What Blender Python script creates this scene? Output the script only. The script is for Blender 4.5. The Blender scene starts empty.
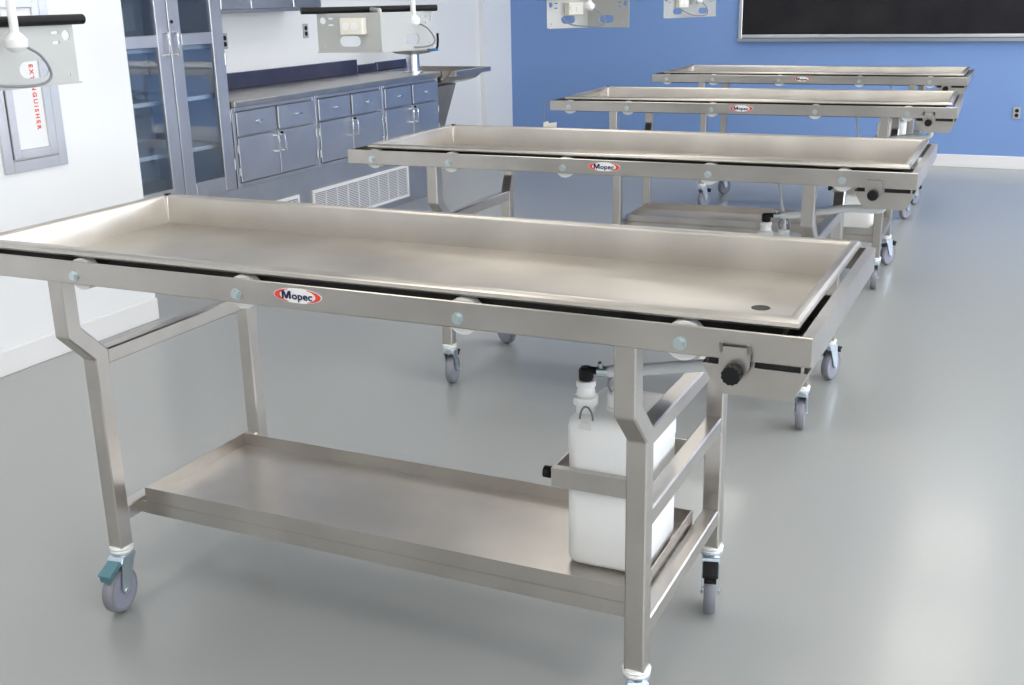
import bpy, bmesh, math, random
from mathutils import Vector, Matrix
random.seed(7)
PI = math.pi
scene = bpy.context.scene
COL = scene.collection

# ------------------------------------------------------------------ camera
F_PX, PITCH, ROLL, YAW, CAM_H = 1120.9, -0.301, -0.0206, -0.4394, 1.3964
fw = Vector((math.sin(YAW)*math.cos(PITCH), math.cos(YAW)*math.cos(PITCH), math.sin(PITCH)))
r0 = Vector((math.cos(YAW), -math.sin(YAW), 0)); u0 = r0.cross(fw)
rt = math.cos(ROLL)*r0 + math.sin(ROLL)*u0; up = -math.sin(ROLL)*r0 + math.cos(ROLL)*u0
cd = bpy.data.cameras.new('camera'); cam = bpy.data.objects.new('camera', cd); COL.objects.link(cam)
cd.sensor_width = 36; cd.lens = 36*F_PX/1024; cd.clip_start = 0.02
M = Matrix((rt, up, -fw)).transposed().to_4x4(); M.translation = (0, 0, CAM_H)
cam.matrix_world = M
scene.camera = cam

# ------------------------------------------------------------------ world, exposure
w = bpy.data.worlds.new('world'); scene.world = w; w.use_nodes = True
bg = w.node_tree.nodes['Background']
bg.inputs[0].default_value = (0.88, 0.93, 1.0, 1); bg.inputs[1].default_value = 6.2
vs = scene.view_settings
vs.view_transform = 'Standard'; vs.look = 'None'; vs.gamma = 1.0; vs.use_curve_mapping = False
vs.exposure = 0.5
LAMP_W = 3.6          # emission of the ceiling troffers

# room extents
XL, XA, XR, YB, YF, ZC = -3.60, -4.55, 3.3, 9.70, -3.2, 2.85
WINDOWS = [(-2.0, -0.2), (0.4, 2.2), (2.8, 4.6), (5.2, 7.0), (7.5, 9.2)]
WZ0, WZ1 = 0.95, 2.5
for (a, b) in WINDOWS:                     # portals that guide daylight sampling through the real openings
    ld = bpy.data.lights.new('window_portal', 'AREA'); ld.shape = 'RECTANGLE'; ld.size = WZ1-WZ0; ld.size_y = b-a
    ld.cycles.is_portal = True
    lo = bpy.data.objects.new('window_portal', ld); COL.objects.link(lo)
    lo.location = (XR+0.1, (a+b)/2, (WZ0+WZ1)/2); lo.rotation_euler = (0, PI/2, 0)

# ------------------------------------------------------------------ helpers
class MB:
    """collects shapes into one bmesh"""
    def __init__(s): s.bm = bmesh.new()
    def _add(s, b2, mat=None):
        if mat is not None: bmesh.ops.transform(b2, matrix=mat, verts=b2.verts)
        me = bpy.data.meshes.new('tmp'); b2.to_mesh(me); b2.free(); s.bm.from_mesh(me); bpy.data.meshes.remove(me)
        return s
    def box(s, x0, x1, y0, y1, z0, z1, bev=0.0, seg=1, mat=None):
        b = bmesh.new(); bmesh.ops.create_cube(b, size=1)
        bmesh.ops.scale(b, vec=(x1-x0, y1-y0, z1-z0), verts=b.verts)
        bmesh.ops.translate(b, vec=((x0+x1)/2, (y0+y1)/2, (z0+z1)/2), verts=b.verts)
        if bev: bmesh.ops.bevel(b, geom=b.edges[:], offset=bev, segments=seg, affect='EDGES', profile=0.5)
        return s._add(b, mat)
    def cyl(s, p0, p1, r, n=16, r2=None, cap=True):
        p0, p1 = Vector(p0), Vector(p1); d = p1-p0
        b = bmesh.new(); bmesh.ops.create_cone(b, cap_ends=cap, segments=n, radius1=r, radius2=r if r2 is None else r2, depth=d.length)
        m = Matrix.Translation((p0+p1)/2) @ d.to_track_quat('Z', 'Y').to_matrix().to_4x4()
        return s._add(b, m)
    def tube(s, pts, r, n=8):
        pts = [Vector(p) for p in pts]; b = bmesh.new(); rings = []; nrm = None
        for i, p in enumerate(pts):
            t = (pts[min(i+1, len(pts)-1)]-pts[max(i-1, 0)]).normalized()
            if nrm is None: nrm = t.orthogonal().normalized()
            nrm = (nrm - t*nrm.dot(t)).normalized(); bi = t.cross(nrm)
            rings.append([b.verts.new(p + r*(math.cos(2*PI*k/n)*nrm+math.sin(2*PI*k/n)*bi)) for k in range(n)])
        for a, c in zip(rings, rings[1:]):
            for k in range(n): b.faces.new((a[k], a[(k+1) % n], c[(k+1) % n], c[k]))
        b.faces.new(rings[0][::-1]); b.faces.new(rings[-1])
        return s._add(b)
    def lathe(s, prof, c=(0, 0, 0), n=24, mat=None):
        b = bmesh.new(); rings = []
        for (r, z) in prof:
            if r < 1e-6: rings.append([b.verts.new((c[0], c[1], c[2]+z))])
            else: rings.append([b.verts.new((c[0]+r*math.cos(2*PI*k/n), c[1]+r*math.sin(2*PI*k/n), c[2]+z)) for k in range(n)])
        for A, B in zip(rings, rings[1:]):
            for k in range(n):
                k2 = (k+1) % n
                if len(A) == 1 and len(B) == 1: continue
                if len(A) == 1: b.faces.new((A[0], B[k2], B[k]))
                elif len(B) == 1: b.faces.new((A[k], A[k2], B[0]))
                else: b.faces.new((A[k], A[k2], B[k2], B[k]))
        return s._add(b, mat)
    def prism(s, poly, a, c, axis='x', bev=0.0):
        """poly of 2D points extruded from a to c along axis; 2D = remaining axes in order"""
        b = bmesh.new()
        def P(u, v, t): return {'x': (t, u, v), 'y': (u, t, v), 'z': (u, v, t)}[axis]
        A = [b.verts.new(P(u, v, a)) for u, v in poly]; B = [b.verts.new(P(u, v, c)) for u, v in poly]
        b.faces.new(A[::-1]); b.faces.new(B); n = len(poly)
        for i in range(n): b.faces.new((A[i], A[(i+1) % n], B[(i+1) % n], B[i]))
        bmesh.ops.recalc_face_normals(b, faces=b.faces[:])
        if bev: bmesh.ops.bevel(b, geom=b.edges[:], offset=bev, segments=1, affect='EDGES')
        return s._add(b)
    def mesh(s, me, mat=None):
        b = bmesh.new(); b.from_mesh(me); return s._add(b, mat)
    def build(s, name, mat, parent=None, smooth=None, recalc=True):
        if recalc: bmesh.ops.recalc_face_normals(s.bm, faces=s.bm.faces[:])
        me = bpy.data.meshes.new(name); s.bm.to_mesh(me); s.bm.free()
        me.materials.append(mat)
        if smooth is not None:
            me.polygons.foreach_set('use_smooth', [True]*len(me.polygons)); me.set_sharp_from_angle(angle=math.radians(smooth))
        o = bpy.data.objects.new(name, me); COL.objects.link(o)
        if parent: o.parent = parent
        return o

def empty(name, loc=(0, 0, 0), rz=0.0):
    o = bpy.data.objects.new(name, None); o.empty_display_size = 0.1; COL.objects.link(o)
    o.location = loc; o.rotation_euler = (0, 0, rz); return o
def tag(o, label=None, cat=None, group=None, kind=None):
    if label: o['label'] = label
    if cat: o['category'] = cat
    if group: o['group'] = group
    if kind: o['kind'] = kind
    return o
def struct(o): o['kind'] = 'structure'; return o
def copy_tree(o, parent=None):
    c = o.copy(); COL.objects.link(c)
    if parent: c.parent = parent
    for ch in o.children: copy_tree(ch, c)
    return c
def holed_plate(outline, holes, thick):
    """mesh (in its local xz plane, thickness along y) with real holes"""
    cu = bpy.data.curves.new('plate', 'CURVE'); cu.dimensions = '2D'; cu.fill_mode = 'BOTH'; cu.extrude = thick/2
    for pl in [outline]+holes:
        sp = cu.splines.new('POLY'); sp.points.add(len(pl)-1); sp.use_cyclic_u = True
        for p, (x, y) in zip(sp.points, pl): p.co = (x, y, 0, 1)
    ob = bpy.data.objects.new('plate', cu); COL.objects.link(ob)
    dg = bpy.context.evaluated_depsgraph_get(); dg.update()
    me = bpy.data.meshes.new_from_object(ob.evaluated_get(dg)); bpy.data.objects.remove(ob); bpy.data.curves.remove(cu)
    me.transform(Matrix.Rotation(PI/2, 4, 'X')); return me
def text_mesh(body, size, bold=0.0, thick=0.0004, spacing=1.0):
    cu = bpy.data.curves.new('lettering', 'FONT'); cu.body = body; cu.size = size; cu.align_x = 'CENTER'; cu.align_y = 'CENTER'
    cu.offset = bold; cu.extrude = thick; cu.space_character = spacing; cu.resolution_u = 3
    ob = bpy.data.objects.new('lettering', cu); COL.objects.link(ob)
    dg = bpy.context.evaluated_depsgraph_get(); dg.update()
    me = bpy.data.meshes.new_from_object(ob.evaluated_get(dg)); bpy.data.objects.remove(ob); bpy.data.curves.remove(cu)
    me.transform(Matrix.Rotation(PI/2, 4, 'X')); return me      # stands in xz, faces -y
def circle(cx, cy, r, n=20, ry=None):
    ry = r if ry is None else ry
    return [(cx+r*math.cos(2*PI*k/n), cy+ry*math.sin(2*PI*k/n)) for k in range(n)]
def slot(cx, cy, w_, h, n=6):
    r = h/2; out = []
    for k in range(n+1): a = -PI/2+PI*k/n; out.append((cx+w_/2-r+r*math.cos(a), cy+r*math.sin(a)))
    for k in range(n+1): a = PI/2+PI*k/n; out.append((cx-w_/2+r+r*math.cos(a), cy+r*math.sin(a)))
    return out
def rrect(x0, x1, y0, y1, r, n=4):
    out = []
    for cx, cy, a0 in ((x1-r, y1-r, 0), (x0+r, y1-r, PI/2), (x0+r, y0+r, PI), (x1-r, y0+r, 1.5*PI)):
        for k in range(n+1): a = a0+PI/2*k/n; out.append((cx+r*math.cos(a), cy+r*math.sin(a)))
    return out
def spline(pts, n=8):
    pts = [Vector(p) for p in pts]; P = [2*pts[0]-pts[1]]+pts+[2*pts[-1]-pts[-2]]; out = []
    for i in range(1, len(P)-2):
        for k in range(n):
            t = k/n; a, b, c, d = P[i-1:i+3]
            out.append(0.5*((2*b)+(c-a)*t+(2*a-5*b+4*c-d)*t*t+(3*b-a-3*c+d)*t**3))
    return out+[pts[-1]]

# ------------------------------------------------------------------ materials
def mat(name, col, rough=0.5, metal=0.0, **k):
    m = bpy.data.materials.new(name); m.use_nodes = True; b = m.node_tree.nodes['Principled BSDF']
    b.inputs['Base Color'].default_value = (*col, 1); b.inputs['Roughness'].default_value = rough; b.inputs['Metallic'].default_value = metal
    for n, v in k.items(): b.inputs[n.replace('_', ' ')].default_value = v
    return m
def nodes(m): return m.node_tree.nodes, m.node_tree.links, m.node_tree.nodes['Principled BSDF']
def noise(m, scale, detail=3, stretch=(1, 1, 1), coord='Object'):
    N, L, b = nodes(m)
    tc = N.new('ShaderNodeTexCoord'); mp = N.new('ShaderNodeMapping'); mp.inputs['Scale'].default_value = stretch
    nt = N.new('ShaderNodeTexNoise'); nt.inputs['Scale'].default_value = scale; nt.inputs['Detail'].default_value = detail
    L.new(tc.outputs[coord], mp.inputs[0]); L.new(mp.outputs[0], nt.inputs[0]); return nt.outputs[0]
def ramp(m, src, stops):
    N, L, b = nodes(m); r = N.new('ShaderNodeValToRGB'); r.color_ramp.elements[0].position = stops[0][0]; r.color_ramp.elements[1].position = stops[-1][0]
    for e, s_ in zip(r.color_ramp.elements, (stops[0], stops[-1])): e.color = (*s_[1], 1)
    for p, c in stops[1:-1]: e = r.color_ramp.elements.new(p); e.color = (*c, 1)
    L.new(src, r.inputs[0]); return r.outputs[0]
def steel(name, c0, c1, r0_, r1_, stretch=(1, 1, 1), wav=0.0, wscale=4, fine=0.015):
    m = mat(name, c0, 0.3, 1.0); N, L, b = nodes(m)
    blot = noise(m, 5, 4); L.new(ramp(m, blot, [(0.3, c0), (0.7, c1)]), b.inputs['Base Color'])
    streak = noise(m, 60, 2, stretch)
    mr = N.new('ShaderNodeMapRange'); mr.inputs[3].default_value = r0_; mr.inputs[4].default_value = r1_
    L.new(blot, mr.inputs[0]); L.new(mr.outputs[0], b.inputs['Roughness'])
    bp = N.new('ShaderNodeBump'); bp.inputs['Strength'].default_value = fine; bp.inputs['Distance'].default_value = 0.01; L.new(streak, bp.inputs['Height'])
    if wav:
        b2 = N.new('ShaderNodeBump'); b2.inputs['Strength'].default_value = wav; b2.inputs['Distance'].default_value = 0.02
        L.new(noise(m, wscale, 1), b2.inputs['Height']); L.new(bp.outputs[0], b2.inputs['Normal']); L.new(b2.outputs[0], b.inputs['Normal'])
    else: L.new(bp.outputs[0], b.inputs['Normal'])
    return m
G = {}
G['steel'] = steel('brushed_steel', (.47, .44, .41), (.57, .54, .505), .24, .38, (.05, 1, 1))
G['tray'] = steel('tray_steel', (.47, .44, .40), (.59, .555, .51), .28, .42, (.04, 1, 1), .10, 5)
G['cab'] = steel('cabinet_steel', (.60, .60, .62), (.66, .66, .68), .28, .38, (1, .05, 1), .05, 3)
G['splash'] = steel('dark_backsplash', (.15, .15, .21), (.19, .19, .25), .25, .35, (1, .05, 1))
G['chrome'] = mat('bright_zinc', (.78, .80, .82), .18, 1.0)
G['bolt'] = mat('zinc_bolt', (.60, .68, .69), .3, 1.0)
G['fork'] = mat('caster_zinc', (.62, .70, .78), .3, 1.0)
G['wheel'] = mat('grey_rubber', (.28, .29, .36), .5)
G['tread'] = mat('tread_rubber', (.22, .22, .25), .6)
G['teal'] = mat('teal_pedal', (.12, .26, .30), .4, .4)
G['black'] = mat('black_plastic', (.008, .008, .009), .5, Specular_IOR_Level=.25)
G['gap_shade'] = mat('black_gap_shade', (.015, .014, .014), .6)  # black standing for the shade in gaps, under trays and in drains
G['nylon'] = mat('white_nylon', (.80, .80, .78), .4)
G['jug'] = mat('white_polyethylene', (.93, .93, .92), .35, Subsurface_Weight=.12, Subsurface_Scale=.03)
G['hose'] = mat('clear_vinyl', (.90, .92, .93), .2, Transmission_Weight=.3, IOR=1.3)
G['white_paint'] = mat('white_enamel', (.82, .82, .82), .35)
G['red'] = mat('red_print', (.75, .05, .03), .5)
G['navy'] = mat('navy_print', (.01, .01, .06), .5)
G['decal'] = mat('white_decal', (.85, .85, .85), .4)
G['alu'] = mat('aluminium_trim', (.72, .73, .74), .35, 1.0)
G['board'] = mat('blackboard', (.016, .015, .018), .45, Specular_IOR_Level=.15)
nz = noise(G['board'], 3, 4); N, L, b = nodes(G['board']); L.new(ramp(G['board'], nz, [(.3, (.013, .012, .016)), (.75, (.026, .024, .026))]), b.inputs['Base Color'])
m = mat('cabinet_glass', (.9, .95, .97), .02); N, L, b = nodes(m)      # thin pane: clear with a Fresnel reflection
tr = N.new('ShaderNodeBsdfTransparent'); tr.inputs[0].default_value = (.93, .97, .98, 1); gl = N.new('ShaderNodeBsdfGlossy'); gl.inputs['Roughness'].default_value = .03
lw = N.new('ShaderNodeLayerWeight'); lw.inputs[0].default_value = .35; fr_ = N.new('ShaderNodeMath'); fr_.operation = 'MULTIPLY_ADD'; fr_.inputs[1].default_value = .35; fr_.inputs[2].default_value = .03; L.new(lw.outputs['Facing'], fr_.inputs[0]); mx = N.new('ShaderNodeMixShader')
L.new(fr_.outputs[0], mx.inputs[0]); L.new(tr.outputs[0], mx.inputs[1]); L.new(gl.outputs[0], mx.inputs[2]); L.new(mx.outputs[0], N['Material Output'].inputs[0])
G['glass'] = m
G['liner'] = mat('pale_blue_liner', (.50, .55, .68), .4)
G['plate'] = mat('satin_panel', (.47, .475, .46), .5, .35)
G['bluecap'] = mat('blue_plastic', (.03, .25, .6), .35)
G['cream'] = mat('ivory_plastic', (.80, .77, .68), .4)
G['baseboard'] = mat('vinyl_base', (.82, .81, .81), .45)
# walls
def wallmat(name, c):
    m = mat(name, c, .6); N, L, b = nodes(m)
    bp = N.new('ShaderNodeBump'); bp.inputs['Strength'].default_value = .05; L.new(noise(m, 180, 2), bp.inputs['Height']); L.new(bp.outputs[0], b.inputs['Normal'])
    return m
G['white'] = wallmat('white_wall', (.84, .85, .86))
G['blue'] = wallmat('blue_wall', (.19, .32, .62))
G['ceil'] = wallmat('ceiling_white', (.80, .80, .79))
# floor: grey seamless epoxy
m = mat('grey_epoxy_floor', (.335, .345, .335), .33, Coat_Weight=.25, Coat_Roughness=.14, Coat_IOR=1.5); N, L, b = nodes(m)
wv = noise(m, 260, 1); bp = N.new('ShaderNodeBump'); bp.inputs['Strength'].default_value = .02; bp.inputs['Distance'].default_value = .001; L.new(wv, bp.inputs['Height']); L.new(bp.outputs[0], b.inputs['Normal'])
G['floor'] = m
m = mat('lamp_diffuser', (.9, .9, .9), .5); N, L, b = nodes(m)
b.inputs['Emission Color'].default_value = (1.0, .955, .88, 1); b.inputs['Emission Strength'].default_value = LAMP_W
G['lamp'] = m

# ------------------------------------------------------------------ the room
T = 0.15
struct(MB().box(XA-.3, XR+.3, YF-.3, YB+.3, -.1, 0).build('floor', G['floor']))
struct(MB().box(XA-.3, XR+.3, YF-.3, YB+.3, ZC, ZC+.1).build('ceiling', G['ceil']))
struct(MB().box(XA-.3, XL, YF, 3.82, 0, ZC).build('wall_left', G['white']))
struct(MB().box(XA-T, XA, 3.82, YB, 0, ZC).build('wall_alcove', G['white']))
struct(MB().box(XA, -4.505, 9.13, YB, 0, ZC).build('wall_pier', G['white']))
struct(MB().box(XA-T, XR+T, YB, YB+T, 0, ZC).build('wall_back', G['blue']))
struct(MB().box(XA-.3, XR+T, YF-T, YF, 0, ZC).build('wall_front', G['white']))
wr = MB()
wr.box(XR, XR+T, YF, YB, 0, WZ0).box(XR, XR+T, YF, YB, WZ1, ZC)
ys = [YF]+[v for ab in WINDOWS for v in ab]+[YB]
for i in range(0, len(ys), 2): wr.box(XR, XR+T, ys[i], ys[i+1], WZ0, WZ1)
struct(wr.build('wall_right', G['white']))
for i, (a, c) in enumerate(WINDOWS):
    f = MB(); t = .05
    f.box(XR+.03, XR+.09, a, a+t, WZ0, WZ1).box(XR+.03, XR+.09, c-t, c, WZ0, WZ1).box(XR+.03, XR+.09, a, c, WZ0, WZ0+t).box(XR+.03, XR+.09, a, c, WZ1-t, WZ1)
    f.box(XR+.04, XR+.08, (a+c)/2-.02, (a+c)/2+.02, WZ0, WZ1)
    struct(f.build('window_%d' % (i+1), G['alu']))
struct(MB().box(XL, XL+.012, YF, 3.82, 0, .10, .003).build('baseboard_left', G['baseboard']))
struct(MB().box(XA, XR, YB-.012, YB, 0, .10, .003).build('baseboard_back', G['baseboard']))
struct(MB().box(XA, XA+.012, 7.42, 9.13, 0, .10, .003).build('baseboard_alcove', G['baseboard']))
# stainless plinth below the cabinets, with air grilles let into it
struct(MB().box(XA, -4.012, 3.83, 7.37, 0, .395, .003).build('trim_plinth', G['cab']))

# ceiling troffers
def troffer(x, y, label):
    t = empty('ceiling_light', (x, y, ZC)); tag(t, label, 'light', 'recessed ceiling lights')
    f = MB()
    for a in ((-.32, -.30, -.62, .62), (.30, .32, -.62, .62), (-.32, .32, -.62, -.60), (-.32, .32, .60, .62)): f.box(a[0], a[1], a[2], a[3], -.03, 0)
    f.build('frame', G['white_paint'], t); MB().box(-.30, .30, -.60, .60, -.022, -.012).build('diffuser', G['lamp'], t)
for x in (-2.2, -.3, 1.6):
    for y in (-1.4, .7, 2.8, 4.9, 7.0, 8.8): troffer(x, y, 'white rectangular ceiling light panel above the carts')

# ------------------------------------------------------------------ blackboard and outlet on the blue wall
t = empty('blackboard', (-2.385, YB, 1.0)); tag(t, 'large black writing board in silver frame on blue wall', 'blackboard')
MB().box(.03, 3.55, -.02, -.008, .03, 1.22).build('board', G['board'], t)
fr = MB().box(0, .03, -.03, 0, 0, 1.25, .003).box(3.55, 3.58, -.03, 0, 0, 1.25, .003).box(.03, 3.55, -.03, 0, 1.22, 1.25, .003).box(.03, 3.55, -.03, 0, .01, .035, .003)
fr.build('frame', G['alu'], t)
MB().prism([(-.0, -.02), (-.055, -.02), (-.06, .004), (-.056, .004), (-.05, -.010), (0, -.010)], 0.0, 3.58, 'x').build('chalk_ledge', G['alu'], t)
def outlet(name, loc, rz, label, w_=.055, h=.092, dark=True):
    t = empty(name, loc, rz); tag(t, label, 'outlet')
    MB().box(-w_/2, w_/2, -.008, 0, -h/2, h/2, .002).build('cover_plate', G['plate'] if dark else G['cream'], t)
    for s in (-1, 1): MB().prism(slot(0, s*.018, .030, .0285), -.011, -.008, 'y').build('receptacle', G['black'], t, recalc=True)
outlet('wall_outlet', (-.172, YB, .437), 0, 'small outlet plate with dark sockets on the blue wall')
outlet('wall_outlet', (XA, 6.51, 1.19), PI/2, 'grey outlet plate with black sockets above the stainless worktop')
outlet('wall_outlet', (XA, 5.655, 1.16), PI/2, 'outlet plate on white wall close to the tall glass cabinet')

# ------------------------------------------------------------------ base cabinets (front faces +x at XF)
XF = -4.0
def pull(vertical, c, parent, ln=.09):
    """bow handle on a face looking +x, centre c"""
    x, y, z = c; h = ln/2
    if vertical: pts = [(x, y, z-h), (x+.022, y, z-h), (x+.025, y, z-h+.006), (x+.025, y, z+h-.006), (x+.022, y, z+h), (x, y, z+h)]
    else: pts = [(x, y-h, z), (x+.022, y-h, z), (x+.025, y-h+.006, z), (x+.025, y+h-.006, z), (x+.022, y+h, z), (x, y+h, z)]
    MB().tube(pts, .0055, 8).build('handle', G['chrome'], parent, 40)
def base_unit(y0, y1, label):
    wd = y1-y0; t = empty('base_cabinet', (XF, y0, .395)); tag(t, label, 'cabinet', 'stainless base cabinets under the worktop')
    b = MB().box(-.52, -.022, .002, wd-.002, 0, .44)
    b.box(-.022, -.003, .002, .026, 0, .44, .002).box(-.022, -.003, wd-.026, wd-.002, 0, .44, .002).box(-.022, -.003, .026, wd-.026, 0, .025, .002).box(-.022, -.003, .026, wd-.026, .42, .44, .002)
    b.build('body', G['cab'], t)
    mid = wd/2
    for a, c, s in ((.03, mid-.012, 1), (mid+.012, wd-.03, -1)):
        d = MB().box(-.02, .004, a, c, .285, .415, .003).build('drawer', G['cab'], t)
        k = MB().cyl((.004, (a+c)/2, .352), (.02, (a+c)/2, .352), .005).cyl((.018, (a+c)/2, .352), (.026, (a+c)/2, .352), .010).box(.016, .022, (a+c)/2-.03, (a+c)/2+.045, .349, .356, .002)
        k.build('handle', G['chrome'], d, 40)
    d1 = MB().box(-.02, .004, .03, mid-.003, .03, .275, .003).build('door', G['cab'], t)
    d2 = MB().box(-.02, .004, mid+.003, wd-.03, .03, .275, .003).build('door', G['cab'], t)
    pull(True, (.004, mid-.03, .205), d1); pull(True, (.004, mid+.03, .205), d2)
    MB().cyl((.004, mid+.03, .262), (.012, mid+.03, .262), .008).build('lock', G['black'], d2)
    for dd, yy in ((d1, .018), (d2, wd-.018)):
        for z in (.09, .215): MB().cyl((.003, yy, z-.022), (.003, yy, z+.022), .0065, 10).build('hinge', G['chrome'], dd, 40)
base_unit(4.985, 5.776, 'stainless base cabinet touching the tall glass-door cabinet')
base_unit(5.776, 6.557, 'middle stainless base cabinet under the worktop')
base_unit(6.557, 7.34, 'stainless base cabinet beside the curved sink')
t = empty('worktop', (XF, 4.985, .835)); tag(t, 'long stainless worktop with upstand on three base cabinets', 'worktop')
MB().box(-.545, .02, .002, 2.375, 0, .036, .006, 2).build('top', G['steel'], t)
MB().box(-.545, -.525, .002, 2.11, .036, .135, .003).build('backsplash', G['splash'], t)
MB().box(-.545, -.53, 2.115, 2.375, .036, .095, .003).build('backsplash', G['splash'], t)

# eyewash on the worktop
t = empty('eyewash_station', (-4.17, 7.28, .8712)); tag(t, 'stainless eyewash bowl on a short column standing on the worktop', 'eyewash')
MB().lathe([(0, 0), (.075, 0), (.075, .008), (.05, .012), (.048, .125), (0, .125)]).build('column', G['chrome'], t, 40)
MB().lathe([(0, .125), (.05, .126), (.12, .135), (.165, .152), (.168, .158), (.160, .158), (.11, .146), (0, .138)]).build('bowl', G['steel'], t, 40)
MB().tube(spline([(.11, .03, .160), (.17, .05, .165), (.185, .05, .21), (.18, .06, .27)]), .009).build('hose', G['black'], t, 60)
MB().box(.15, .20, -.02, .03, .150, .164, .003).build('push_handle', G['bluecap'], t)

# sink with curved underside past the end of the worktop
t = empty('wash_sink', (-4.545, 7.364, 0)); tag(t, 'stainless wash sink with curved underside at the end of worktop', 'sink')
SX = .67/.79
prof = [(a*SX, c) for a, c in [(.0, .87), (.0, .80), (.30, .755), (.42, .752), (.55, .765), (.64, .79), (.69, .825), (.735, .832), (.79, .838), (.79, .872), (.74, .872), (.70, .862), (.63, .815), (.52, .79), (.30, .785), (.10, .82), (.06, .87)]]
MB().prism(prof, .02, .60, 'y', .002).build('bowl', G['steel'], t)
endp = [(a*SX, c) for a, c in [(0, .80), (.06, .87), (.74, .872), (.70, .83), (.62, .785), (.42, .752), (.30, .755)]]
for a, c in ((.004, .02), (.60, .616)): MB().prism(endp, a, c, 'y').build('end_panel', G['steel'], t)
MB().prism([(.16, .764), (.44, .755), (.345, .478), (.25, .15), (.21, 0.0), (.02, 0), (.02, .15), (.08, .50)], .14, .46, 'y', .006).build('pedestal', G['steel'], t)
MB().box(0, .02, .002, .48, .872, .935, .003).build('backsplash', G['splash'], t)

# wall cabinet
t = empty('wall_cabinet', (-4.55, 4.99, 1.325)); tag(t, 'stainless wall cabinet hanging above the worktop', 'cabinet')
MB().box(0.001, .28, .002, 1.31, 0, .75, .003).build('body', G['cab'], t)
for a, c in ((.02, .28), (.30, .555), (.575, .975), (.995, 1.295)):
    d = MB().box(.28, .298, a, c, .02, .73, .004).build('door', G['cab'], t); pull(True, (.298, c-.03, .12), d)

# tall cabinet with glass doors
t = empty('tall_cabinet', (XF, 4.07, .395)); tag(t, 'tall stainless cabinet with framed glass doors and shelves inside', 'cabinet')
Wd, Ht = .91, 1.75
b = MB().box(-.548, -.03, 0, .02, 0, Ht).box(-.548, -.03, Wd-.02, Wd, 0, Ht).box(-.548, -.535, .02, Wd-.02, 0, Ht).box(-.535, -.03, .02, Wd-.02, 0, .03).box(-.535, -.03, .02, Wd-.02, Ht-.03, Ht)
b.box(-.03, -.006, 0, .035, 0, Ht, .002).box(-.03, -.006, Wd-.035, Wd, 0, Ht, .002).box(-.03, -.006, .035, Wd-.035, 0, .025, .002).box(-.03, -.006, .035, Wd-.035, Ht-.025, Ht, .002)
b.build('body', G['cab'], t)
MB().box(-.535, -.531, .022, Wd-.022, .03, Ht-.03).box(-.531, -.032, .0205, .0225, .03, Ht-.03).box(-.531, -.032, Wd-.0225, Wd-.0205, .03, Ht-.03).build('liner', G['liner'], t)
for z in (.235, .50, .76, 1.05, 1.35): MB().box(-.53, -.06, .022, Wd-.022, z, z+.022, .002).build('shelf', G['liner'], t)
for k, (a, c) in enumerate(((.03, .465), (.471, Wd-.03))):
    st = .085 if k == 0 else .09
    ga, gc = (a+.085, c-.085)
    d = MB().box(-.006, .014, a, ga, .01, Ht-.01, .003).box(-.006, .014, gc, c, .01, Ht-.01, .003)
    for z0, z1 in ((.01, .085), (.785, .845), (Ht-.085, Ht-.01)): d.box(-.006, .014, ga, gc, z0, z1, .003)
    d = d.build('door', G['cab'], t)
    for z0, z1 in ((.085, .785), (.845, Ht-.085)): MB().box(.000, .004, ga, gc, z0, z1).build('glass_pane', G['glass'], d)
    pull(True, (.014, (gc+c)/2+.012 if k == 0 else (a+ga)/2-.012, .80), d, .11)
    if k == 1: MB().cyl((.013, a+.022, .905), (.018, a+.022, .905), .009).build('lock', G['black'], d)
    hy = .018 if k == 0 else Wd-.018
    for z in (.14, .40, .70, 1.1, 1.5): MB().cyl((.004, hy, z-.03), (.004, hy, z+.03), .007, 10).build('hinge', G['chrome'], d, 40)

# air grilles in the plinth
def grille(y0, y1, label):
    t = empty('air_grille', (-4.012, y0, .045)); tag(t, label, 'vent grille', 'white air grilles in the plinth'); wd = y1-y0; h = .225; f = .020
    fr = MB().box(0, .014, 0, f, 0, h, .002).box(0, .014, wd-f, wd, 0, h, .002).box(0, .014, f, wd-f, 0, f, .002).box(0, .014, f, wd-f, h-f, h, .002)
    fr.build('frame', G['white_paint'], t)
    MB().box(0.0005, .002, f, wd-f, f, h-f).build('backing', G['wheel'], t)
    n = 9
    for i in range(1, n):
        y = f+(wd-2*f)*i/n; MB().box(.002, .010, y-.0035, y+.0035, f, h-f).build('mullion', G['white_paint'], t)
    lv = MB()
    for i in range(n):
        ya = f+(wd-2*f)*i/n+.006; yb = f+(wd-2*f)*(i+1)/n-.006
        for j in range(16):
            z = f+.006+j*(h-2*f-.006)/16
            lv.box(.003, .009, ya, yb, z, z+.0036)
    lv = lv.build('louvers', G['white_paint'], t); lv['kind'] = 'stuff'
grille(5.685, 6.855, 'whole white air grille in the plinth under the middle base cabinets')
grille(4.40, 5.545, 'white air grille in the plinth nearest the tall glass cabinet')

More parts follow.
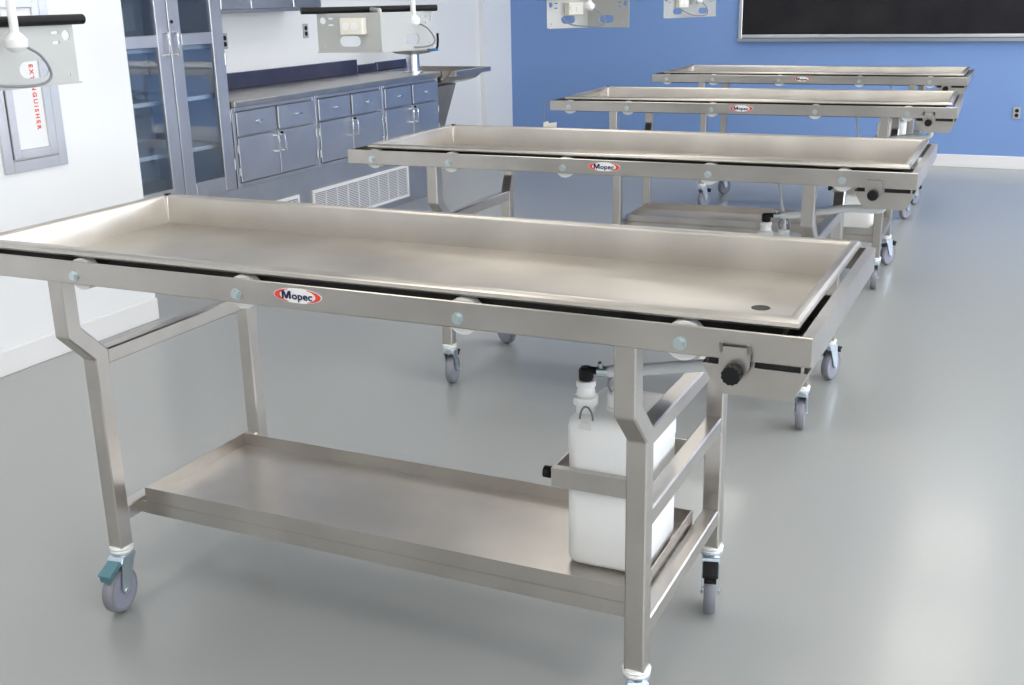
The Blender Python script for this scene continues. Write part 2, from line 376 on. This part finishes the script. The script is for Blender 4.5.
# fire extinguisher cabinet on the near white wall
t = empty('extinguisher_cabinet', (XL, 3.09, .77)); tag(t, 'stainless fire extinguisher cabinet with red lettering on white wall', 'extinguisher cabinet')
hw, hh = .318, .70
fr = MB().box(0, .012, 0, .045, 0, hh, .003).box(0, .012, hw-.045, hw, 0, hh, .003).box(0, .012, .045, hw-.045, 0, .045, .003).box(0, .012, .045, hw-.045, hh-.045, hh, .003)
fr.build('frame', G['cab'], t)
d = MB().box(.002, .016, .05, .085, .05, hh-.05, .002).box(.002, .016, hw-.085, hw-.05, .05, hh-.05, .002).box(.002, .016, .085, hw-.085, .05, .085, .002).box(.002, .016, .085, hw-.085, hh-.085, hh-.05, .002)
d = d.build('door', G['cab'], t)
MB().box(.002, .006, .085, hw-.085, .085, hh-.085).build('window_panel', G['white_paint'], d)
for word, zc in (('FIRE', .474), ('EXTINGUISHER', .279)):
    MB().mesh(text_mesh(word, .027, .0007, .0004, 1.45), Matrix.Translation((.0068, .196, zc)) @ Matrix.Rotation(PI/2, 4, 'Z') @ Matrix.Rotation(PI/2, 4, 'Y')).build('lettering', G['red'], d)
MB().box(.016, .024, .055, .075, .40, .416, .002).build('latch', G['black'], d)

# ------------------------------------------------------------------ roller carts
CL, CW = 1.933, .693
ZT, ZB, ZM = .880, .8305, .848
XBS = (.0996, .4048, .8271, 1.3136, 1.7211)
LX0, LX1 = .312, 1.604; LT = .040; CB = .028       # far legs are cranked less
def make_cart():
    t = empty('roller_cart')
    for y0, y1 in ((0, .005), (CW-.005, CW)):
        MB().box(0, CL, y0, y1, ZB, ZT, .0015).build('side_rail', G['steel'], t)
    MB().prism([(CL-.004, ZT), (CL-.018, ZT), (CL-.018, ZT-.004), (CL-.004, ZT-.004)], .005, CW-.005, 'y').box(CL-.004, CL, .005, CW-.005, ZB, ZT).build('end_rail', G['steel'], t)
    MB().box(0, .004, .005, CW-.005, ZB, ZT-.002).build('end_rail', G['steel'], t)
    for i, x in enumerate(XBS):
        for sd in (0, 1):
            yy = (.018, .042) if sd == 0 else (CW-.042, CW-.018)
            yb = (-.009, .018) if sd == 0 else (CW-.018, CW+.009)
            r = MB().cyl((x, yy[0], ZM), (x, yy[1], ZM), .034, 28).build('roller', G['nylon'], t, 40)
            MB().cyl((x, yb[0], ZM+.001), (x, yb[1], ZM+.001), .0085, 6).cyl((x, yb[0]+.006 if sd == 0 else yb[1]-.006, ZM+.001), (x, 0.0 if sd == 0 else CW, ZM+.001), .0115, 14).build('bolt', G['bolt'], r)
    # legs: upright, crank inwards, upright
    def legpoly(y, sgn, c=.068):
        q = [(0, ZB+.03), (LT, ZB+.03), (LT, .700+c*.24), (LT+c, .632+c*.24), (LT+c, .158), (c, .158), (c, .632), (0, .700)]
        return [(y+sgn*a, z) for a, z in q]
    for x in (LX0, LX1):
        MB().prism(legpoly(.008, 1), x, x+LT, 'x', .003).build('leg', G['steel'], t)
        MB().prism(legpoly(CW-.008, -1, CB), x, x+LT, 'x', .003).build('leg', G['steel'], t)
    ya, yb = .118, CW-.008-LT-CB
    for x, zz in ((LX0, (.612, .222)), (LX1, (.612, .45, .222))):
        for z in zz: MB().box(x+.002, x+LT-.002, ya-.002, yb+.002, z, z+.036, .003).build('crossbar', G['steel'], t)
    # lower shelf
    sx0, sx1, sy0, sy1 = .362, 1.602, .163, .543
    s = MB().box(sx0, sx1, sy0, sy1, .250, .253)
    s.box(sx0, sx1, sy0, sy0+.003, .252, .286).box(sx0, sx1, sy1-.003, sy1, .252, .286).box(sx0, sx0+.003, sy0, sy1, .252, .286).box(sx1-.003, sx1, sy0, sy1, .252, .286)
    sh = s.build('shelf', G['steel'], t)
    MB().box(.341, 1.606, sy0+.002, sy0+.034, .216, .250, .002).box(.341, 1.606, sy1-.034, sy1-.002, .216, .250, .002).box(sx0+.002, sx0+.034, sy0+.034, sy1-.034, .216, .250, .002).build('shelf_frame', G['steel'], t)
    # drip pan hung under the drain end
    px0, px1, bx0, bx1 = 1.755, 1.926, 1.785, 1.905
    pn = MB(); tz, bz = ZB-.013, .768
    for pts in ([(px0, tz), (px1, tz), (bx1, bz), (bx0, bz)],):
        pn.prism(pts, .010, .013, 'y').prism(pts, .505, .508, 'y')
    pn.prism([(px0, tz), (px0+.003, tz), (bx0+.003, bz), (bx0, bz)], .013, .505, 'y').prism([(px1-.003, tz), (px1, tz), (bx1, bz), (bx1-.003, bz)], .013, .505, 'y').box(bx0, bx1, .013, .505, bz, bz+.003)
    pn.box(1.836, 1.842, .010, .013, tz, ZB+.01).box(1.915, 1.920, .010, .013, tz, ZB+.01)
    pan = pn.build('drip_pan', G['steel'], t)
    MB().cyl((1.815, .30, .745), (1.815, .30, .772), .018, 16).build('drain_spout', G['steel'], pan, 40)
    MB().box(1.765, 1.917, .016, .022, tz-.004, ZB+.004).build('pan_gap_shade', G['gap_shade'], pan)  # black strip painting the shade in the slot between rail and pan
    # tilt-lock bracket and knob on the rail
    br = MB().prism([(1.789, .860), (1.796, .860), (1.796, .855), (1.832, .855), (1.832, .860), (1.839, .860), (1.839, .826), (1.830, .803), (1.822, .797), (1.806, .797), (1.798, .803), (1.789, .826)], -.012, -.008, 'y')
    br.box(1.789, 1.796, -.012, .002, .845, .860).box(1.832, 1.839, -.012, .002, .845, .860).box(1.796, 1.832, -.010, .004, .832, .846)
    br = br.build('bracket', G['steel'], t)
    k = MB(); pts = []
    for i in range(24): a = 2*PI*i/24; rr = .0165 if i % 2 else .0145; pts.append((1.814+rr*math.cos(a), .814+rr*math.sin(a)))
    k.prism(pts, -.034, -.014, 'y', .001); k.cyl((1.814, -.015, .814), (1.814, -.006, .814), .006, 10).build('knob', G['black'], br)
    # badge on the near rail
    bd = MB().prism(circle(.972, .8585, .055, 36, .0145), -.0012, -.0002, 'y').build('badge', G['decal'], t)
    for s_ in (-1, 1):
        out = []
        for i in range(13): a = -1.15+2.3*i/12; out.append((.972+s_*.053*math.cos(a), .8585+.0137*math.sin(a)))
        for i in range(13): a = 1.15-2.3*i/12; out.append((.972+s_*(.053*math.cos(1.15)+.62*(.053*math.cos(a)-.053*math.cos(1.15))), .8585+.0125*math.sin(a)))
        MB().prism(out, -.0018, -.0010, 'y').build('red_arc', G['red'], bd)
    mx, mz, mw, mh, st = .9365, .8515, .0205, .0155, .0046        # bold M drawn as a polygon, then the small letters
    MB().prism([(mx+a*mw, mz+c*mh) for a, c in ((0, 0), (.20, 0), (.20, .62), (.40, 0), (.60, 0), (.80, .62), (.80, 0), (1, 0), (1, 1), (.72, 1), (.50, .36), (.28, 1), (0, 1))], -.0026, -.0018, 'y').build('lettering', G['navy'], bd)
    MB().mesh(text_mesh('opec', .0215, .0004, .0004, 1.04), Matrix.Translation((.9825, -.0022, .8575)) @ Matrix.Diagonal((1.08, 1, .95, 1))).build('lettering', G['navy'], bd)
    # jug holder (U strap clamped to the crossbars)
    h = MB(); z0, z1 = .436, .476
    h.box(1.388, 1.612, .240, .244, z0, z1).box(1.388, 1.612, .244, .258, z1-.004, z1)
    h.box(1.388, 1.392, .244, .486, z0, z1).box(1.388, 1.612, .486, .490, z0, z1)
    h = h.build('jug_holder', G['steel'], t)
    MB().cyl((1.388, .262, .456), (1.376, .262, .456), .006, 10).cyl((1.378, .262, .456), (1.364, .262, .456), .0125, 16).build('knob', G['black'], h, 40)
    MB().cyl((1.600, .490, .456), (1.600, .500, .456), .006, 10).cyl((1.600, .498, .456), (1.600, .514, .456), .013, 16).build('knob', G['black'], h, 40)
    return t
CASTERS = [(LX0+LT/2, .096), (LX1+LT/2, .096), (LX0+LT/2, CW-.008-CB-LT/2), (LX1+LT/2, CW-.008-CB-LT/2)]
def make_caster(parent):
    """swivel caster, trail along local +x, stem on local z axis, floor at z = 0"""
    f = MB()
    f.cyl((0, 0, .140), (0, 0, .146), .026, 20).prism([(-.022, .126), (.034, .126), (.028, .140), (-.022, .140)], -.021, .021, 'y', .002)
    for s in (-1, 1):
        f.prism([(-.020, .136), (.030, .136), (.040, .060), (.028, .046), (.015, .055)], s*.019-.0015, s*.019+.0015, 'y')
    f = f.build('caster', G['fork'], parent)
    MB().lathe([(0, .146), (.025, .146), (.027, .150), (.025, .154), (.028, .158), (.025, .163), (0, .163)]).build('collar', G['nylon'], f, 40)
    wh = MB().cyl((.026, -.013, .055), (.026, .013, .055), .044, 28).build('wheel', G['wheel'], f, 40)
    prof = [(.044, -.013), (.050, -.014), (.0535, -.011), (.055, 0), (.0535, .011), (.050, .014), (.044, .013)]
    MB().lathe(prof+[prof[0]], n=28, mat=Matrix.Translation((.026, 0, .055)) @ Matrix.Rotation(PI/2, 4, 'X')).build('tyre', G['tread'], f, 50)
    MB().cyl((.026, -.023, .055), (.026, .023, .055), .007, 10).build('axle', G['chrome'], f)
    MB().prism([(.030, .122), (.066, .110), (.078, .112), (.076, .118), (.032, .134)], -.018, .018, 'y', .002).prism([(.056, .108), (.072, .096), (.075, .110), (.058, .114)], -.014, .014, 'y').build('brake_pedal', G['black'], f)
    return f
proto = make_cart()
cproto = make_caster(proto)
def place_casters(root, angs, first=None, teal=None):
    for i, ((x, y), a) in enumerate(zip(CASTERS, angs)):
        c = first if (first is not None and i == 0) else copy_tree(cproto, root)
        c.location = (x, y, 0); c.rotation_euler = (0, 0, math.radians(a))
POSE = [(-2.2143, 1.6923, 0.0), (-2.2354, 3.4062, .0103), (-2.2654, 5.331, .0332), (-2.3416, 7.2196, .0088)]
CART_LABEL = ['stainless roller cart beside the extinguisher cabinet wall, fourth cart from the blue wall', 'stainless roller cart, third from the blue wall', 'stainless roller cart, second from the blue wall', 'stainless roller cart standing nearest the blue wall and blackboard']
ANG = [(-82, -65, 60, -76), (100, 95, 150, 72), (120, 95, 140, 62), (62, 62, 60, 58)]
children0 = [c for c in proto.children if c is not cproto]
roots = []
for i, (x, y, rz) in enumerate(POSE):
    if i == 0: r = proto
    else:
        r = proto.copy(); COL.objects.link(r)
        for c in children0: copy_tree(c, r)
    r.location = (x, y, 0); r.rotation_euler = (0, 0, rz)
    tag(r, CART_LABEL[i], 'cart', 'stainless roller carts in a row'); roots.append(r)
for i in (3, 2, 1, 0): place_casters(roots[i], ANG[i], cproto if i == 0 else None, None)
for ch in cproto.children:
    if ch.name.startswith('brake_pedal'):
        ch.data = ch.data.copy(); ch.data.materials.clear(); ch.data.materials.append(G['teal'])

# ------------------------------------------------------------------ body trays on the rollers
def make_tray():
    t = empty('body_tray')
    X0, X1, Y0, Y1, ZR, ZF = .098, 1.885, .056, .637, .898, .824
    bm = bmesh.new(); th = .002
    fx1 = X1-.032
    # inner skin: floor falls slightly to the drain end
    fc = [bm.verts.new(p) for p in ((X0+.004, Y0+.004, ZF), (fx1, Y0+.004, ZF), (fx1, Y1-.004, ZF), (X0+.004, Y1-.004, ZF))]
    bm.faces.new(fc)
    wc = [bm.verts.new(p) for p in ((X0, Y0, ZR-.006), (X1, Y0, ZR-.006), (X1, Y1, ZR-.006), (X0, Y1, ZR-.006))]
    for q in range(4): bm.faces.new((fc[q], fc[(q+1) % 4], wc[(q+1) % 4], wc[q]))
    # rolled rim
    prev = wc
    for (o_, z) in ((.002, ZR-.002), (.008, ZR+.001), (.028, ZR+.001), (.036, ZR-.003), (.038, ZR-.009), (.036, ZR-.0128)):
        cur = [bm.verts.new(p) for p in ((X0-o_*.65, Y0-o_, z), (X1+o_*.58, Y0-o_, z), (X1+o_*.58, Y1+o_*.7, z), (X0-o_*.65, Y1+o_*.7, z))]
        for q in range(4): bm.faces.new((prev[q], prev[(q+1) % 4], cur[(q+1) % 4], cur[q]))
        prev = cur
    bmesh.ops.recalc_face_normals(bm, faces=bm.faces[:])
    me = bpy.data.meshes.new('basin'); bm.to_mesh(me); bm.free(); me.materials.append(G['tray'])
    me.polygons.foreach_set('use_smooth', [True]*len(me.polygons)); me.set_sharp_from_angle(angle=math.radians(38))
    o = bpy.data.objects.new('basin', me); COL.objects.link(o); o.parent = t
    me.materials.append(G['gap_shade']); sm = o.modifiers.new('sheet', 'SOLIDIFY'); sm.thickness = th; sm.offset = -1; sm.material_offset = 1; sm.material_offset_rim = 0  # outer skin black: shade of the rim gap put into the colour
    MB().lathe([(0, ZF+.0004), (.0150, ZF+.0006), (.0155, ZF+.001), (.0175, ZF+.0008), (.018, ZF+.0001), (.018, ZF-.03), (0, ZF-.03)], (1.775, .346, 0), 20).build('drain', G['gap_shade'], t, 40)
    MB().box(X0-.008, X0+.004, Y1+.002, Y1+.016, ZR-.004, ZR+.0035).build('corner_gap_shade', G['gap_shade'], t)
    MB().cyl((X0+.002, Y1-.001, ZF+.004), (X0+.002, Y1-.001, ZR-.003), .0035, 8).build('corner_weld', G['chrome'], t, 40)
    return t
tray0 = make_tray()
TRAY_LABEL = ['shallow stainless body tray on the cart beside the extinguisher cabinet wall', 'shallow stainless body tray on the third cart from the blue wall', 'shallow stainless body tray on the second cart from the blue wall', 'shallow stainless body tray on the cart nearest the blue wall']
def make_jug():
    t = empty('jug')
    x0, x1, y0, y1, zb, zt = 1.408, 1.586, .262, .474, .2535, .588
    bm = bmesh.new(); rings = []
    for ins, z in ((.018, zb), (.006, zb+.004), (0, zb+.014), (0, .43), (.0015, .438), (.0015, .498), (0, .506), (0, zt-.03), (.004, zt-.014), (.016, zt-.003), (.035, zt)):
        rings.append([bm.verts.new((a, c, z)) for a, c in rrect(x0+ins, x1-ins, y0+ins, y1-ins, .028-min(ins, .014), 5)])
    for A, B in zip(rings, rings[1:]):
        n = len(A)
        for k in range(n): bm.faces.new((A[k], A[(k+1) % n], B[(k+1) % n], B[k]))
    bm.faces.new(rings[0][::-1]); bm.faces.new(rings[-1])
    m_ = MB(); m_._add(bm); m_.build('bottle', G['jug'], t, 50)
    cx, cy = 1.440, .302
    nk = MB().lathe([(0, zt-.004), (.020, zt-.004), (.020, zt+.012), (.026, zt+.014), (.026, zt+.030), (.020, zt+.034), (.017, zt+.050), (.020, zt+.052), (.020, zt+.064), (0, zt+.064)], (cx, cy, 0)).build('neck_fitting', G['jug'], t, 40)
    MB().lathe([(0, zt+.064), (.013, zt+.064), (.015, zt+.068), (.015, zt+.086), (.010, zt+.092), (0, zt+.092)], (cx, cy, 0), 18).tube([(cx, cy, zt+.082), (cx+.008, cy, zt+.086), (cx+.024, cy, zt+.086)], .008).build('cap', G['black'], nk, 40)
    MB().lathe([(0, zt-.004), (.022, zt-.004), (.022, zt+.006), (.019, zt+.008), (.019, zt+.032), (.015, zt+.036), (0, zt+.036)], (1.496, .330, 0)).build('cap', G['jug'], t, 40)
    hd = [(1.496+.017*math.cos(a), .328, zt+.052+.022*math.sin(a)) for a in [2*PI*k/20 for k in range(21)]]
    MB().tube(hd, .003, 6).build('pull_ring', G['tread'], t, 60)
    MB().tube([(cx+.026, cy, zt+.086), (cx+.05, cy, zt+.088)], .011, 12).tube([(cx+.034, cy, zt+.088), (cx+.034, cy-.012, zt+.108)], .004, 6).build('hose_clamp', G['bolt'], nk, 60)
    MB().tube(spline([(cx+.046, cy, zt+.087), (1.56, .32, zt+.095), (1.70, .33, zt+.118), (1.80, .31, .712), (1.815, .30, .748)]), .0125, 12).build('drain_hose', G['hose'], t, 60)
    MB().tube(spline([(1.496, .335, zt+.036), (1.492, .345, zt+.075), (1.475, .36, zt+.13), (1.462, .36, .80)]), .0042, 8).build('vent_tube', G['nylon'], t, 60)
    tg = MB().tube([(cx+.014*math.sin(a)*1.0+.012, cy-.030, zt-.012+.030*math.cos(a)) for a in [2*PI*k/20 for k in range(21)]], .002, 6).build('tether', G['tread'], t, 60)
    MB().cyl((cx+.012, cy-.034, zt-.026), (cx+.012, cy-.0395, zt-.026), .014, 16).build('tether_cap', G['nylon'], tg)
    return t
jug0 = make_jug()
JUG_LABEL = ['white plastic jug with black cap on the shelf of the cart beside extinguisher cabinet', 'white plastic jug on the shelf of the third cart from the blue wall', 'white plastic jug on the shelf of the second cart from the blue wall', 'white plastic jug on the shelf of the cart nearest the blue wall']
for i, (x, y, rz) in enumerate(POSE):
    tr = tray0 if i == 0 else copy_tree(tray0); jg = jug0 if i == 0 else copy_tree(jug0)
    for o in (tr, jg): o.location = (x, y, 0); o.rotation_euler = (0, 0, rz)
    tag(tr, TRAY_LABEL[i], 'tray', 'stainless body trays on the carts'); tag(jg, JUG_LABEL[i], 'jug', 'white jugs on the cart shelves')

# small tag on a wire at the end of the second cart from the blue wall
x, y, rz = POSE[2]
t = empty('hanging_tag', (x, y, 0)); t.rotation_euler = (0, 0, rz); tag(t, 'small cream tag hanging on a wire from a cart end', 'tag')
MB().tube(spline([(-.006, .02, .872), (-.03, .0, .865), (-.032, -.005, .80), (-.028, -.005, .770)]), .0025, 6).build('wire', G['tread'], t)
MB().prism([(-.035, .735), (.035, .742), (.037, .772), (-.005, .766), (-.012, .776), (-.033, .770)], -.010, -.003, 'y', .001).build('card', G['cream'], t)

# ------------------------------------------------------------------ ceiling-hung service panels
PZ0, PZ1 = 1.188, 1.338
def service_panel(A, Bm, D, label, pole_f, ext, PZ0=1.188):
    PZ1 = PZ0+.150
    A, Bm, D = Vector((*A, 0)), Vector((*Bm, 0)), Vector((*D, 0))
    t = empty('service_panel', (Bm.x, Bm.y, PZ0)); tag(t, label, 'service panel', 'ceiling-hung service panels over the carts')
    H = PZ1-PZ0
    def half(P, Q, outer):
        d = (Q-P); ln = d.length; ang = math.atan2(d.y, d.x)
        mtx = Matrix.Translation(P-Bm) @ Matrix.Rotation(ang, 4, 'Z')
        e = 1 if outer == 0 else -1; fx = (lambda v: v if outer == 0 else ln-v)
        holes = [circle(fx(.026), H-.028, .0135, 18), slot(fx(.062), H-.020, .024, .007), slot(fx(.062), H-.045, .024, .007), circle(fx(.03), .022, .0035, 8)]
        holes.append(slot(fx(.145), .042, .095, .042))
        me = holed_plate([(0, 0), (ln, 0), (ln, H), (0, H)], holes, .003)
        p = MB().mesh(me, mtx).box(0, ln, -.012, -.0016, -.002, .002, 0, 1, mtx).build('plate', G['plate'], t)
        return p, mtx, ln
    p1, m1, l1 = half(A, Bm, 0); p2, m2, l2 = half(Bm, D, 1)
    ob = MB().box(.122, .222, -.040, -.0018, .068, .132, .003, 1, m1).build('outlet_box', G['cream'], t)
    for cx in (.148, .186):
        MB().mesh(holed_plate(circle(cx, .100, .015, 18), [slot(cx-.005, .104, .003, .0029), slot(cx+.005, .104, .003, .0029), circle(cx, .093, .0022, 8)], .003), m1 @ Matrix.Translation((0, -.0418, 0))).build('receptacle', G['decal'], ob)
    # bumper rail above the plates
    d = (D-A).normalized(); nrm = Vector((d.y, -d.x, 0)); a0 = A-Bm-d*ext+nrm*.03; a1 = D-Bm+nrm*.03+d*.01
    zz = Vector((0, 0, H+.012))
    MB().tube([a0+zz, a0+zz+d*.003, a1+zz-d*.003, a1+zz], .013, 14).build('bumper_rail', G['black'], t, 40)
    MB().tube([(0, 0, H-.004), (0, 0, H+.010), a0.lerp(a1, .5)+zz], .008, 8).build('rail_bracket', G['plate'], t)
    pp = (a0.lerp(a1, pole_f))+nrm*.032
    MB().cyl((pp.x, pp.y, H*.86), (pp.x, pp.y, ZC-PZ0-.03), .011, 14).build('drop_pole', G['white_paint'], t, 40)
    MB().lathe([(0, 0), (.07, 0), (.06, -.03), (.02, -.04), (0, -.04)], (pp.x, pp.y, ZC-PZ0)).build('ceiling_cap', G['white_paint'], t, 40)
    MB().lathe([(0, H*.60), (.012, H*.60), (.026, H*.68), (.028, H*.80), (.018, H*.88), (.011, H*.92), (0, H*.92)], (pp.x, pp.y, 0), 16).build('nozzle', G['white_paint'], t, 40)
    q = pp+d*.01; n3 = nrm*.012
    MB().tube(spline([q+Vector((0, 0, H*.74)), q+d*.05+n3+Vector((0, 0, H*.52)), q+d*.075+n3+Vector((0, 0, H*.2)), q+d*.03+n3+Vector((0, 0, H*.06)), q-d*.10+n3+Vector((0, 0, H*.12)), pp-d*.15-nrm*.025+Vector((0, 0, H*.35))]), .0035, 8).build('cable', G['tread'], t, 60)
    return t
service_panel((-2.352, 1.745), (-2.352, 2.025), (-2.352, 2.306), 'steel service panel with black bumper hanging before the extinguisher cabinet', .575, .03, 1.195)
service_panel((-2.685, 3.93), (-2.405, 3.955), (-2.36, 4.30), 'steel service panel with black bumper hanging before the worktop', .80, .07)
service_panel((-2.50, 5.85), (-2.356, 6.09), (-2.09, 6.03), 'steel service panel hanging before blue wall, farther from the blackboard', .55, .05, 1.215)
service_panel((-2.50, 7.95), (-2.38, 8.205), (-2.26, 8.46), 'steel service panel hanging before blue wall right next to the blackboard', .55, .03, 1.215)
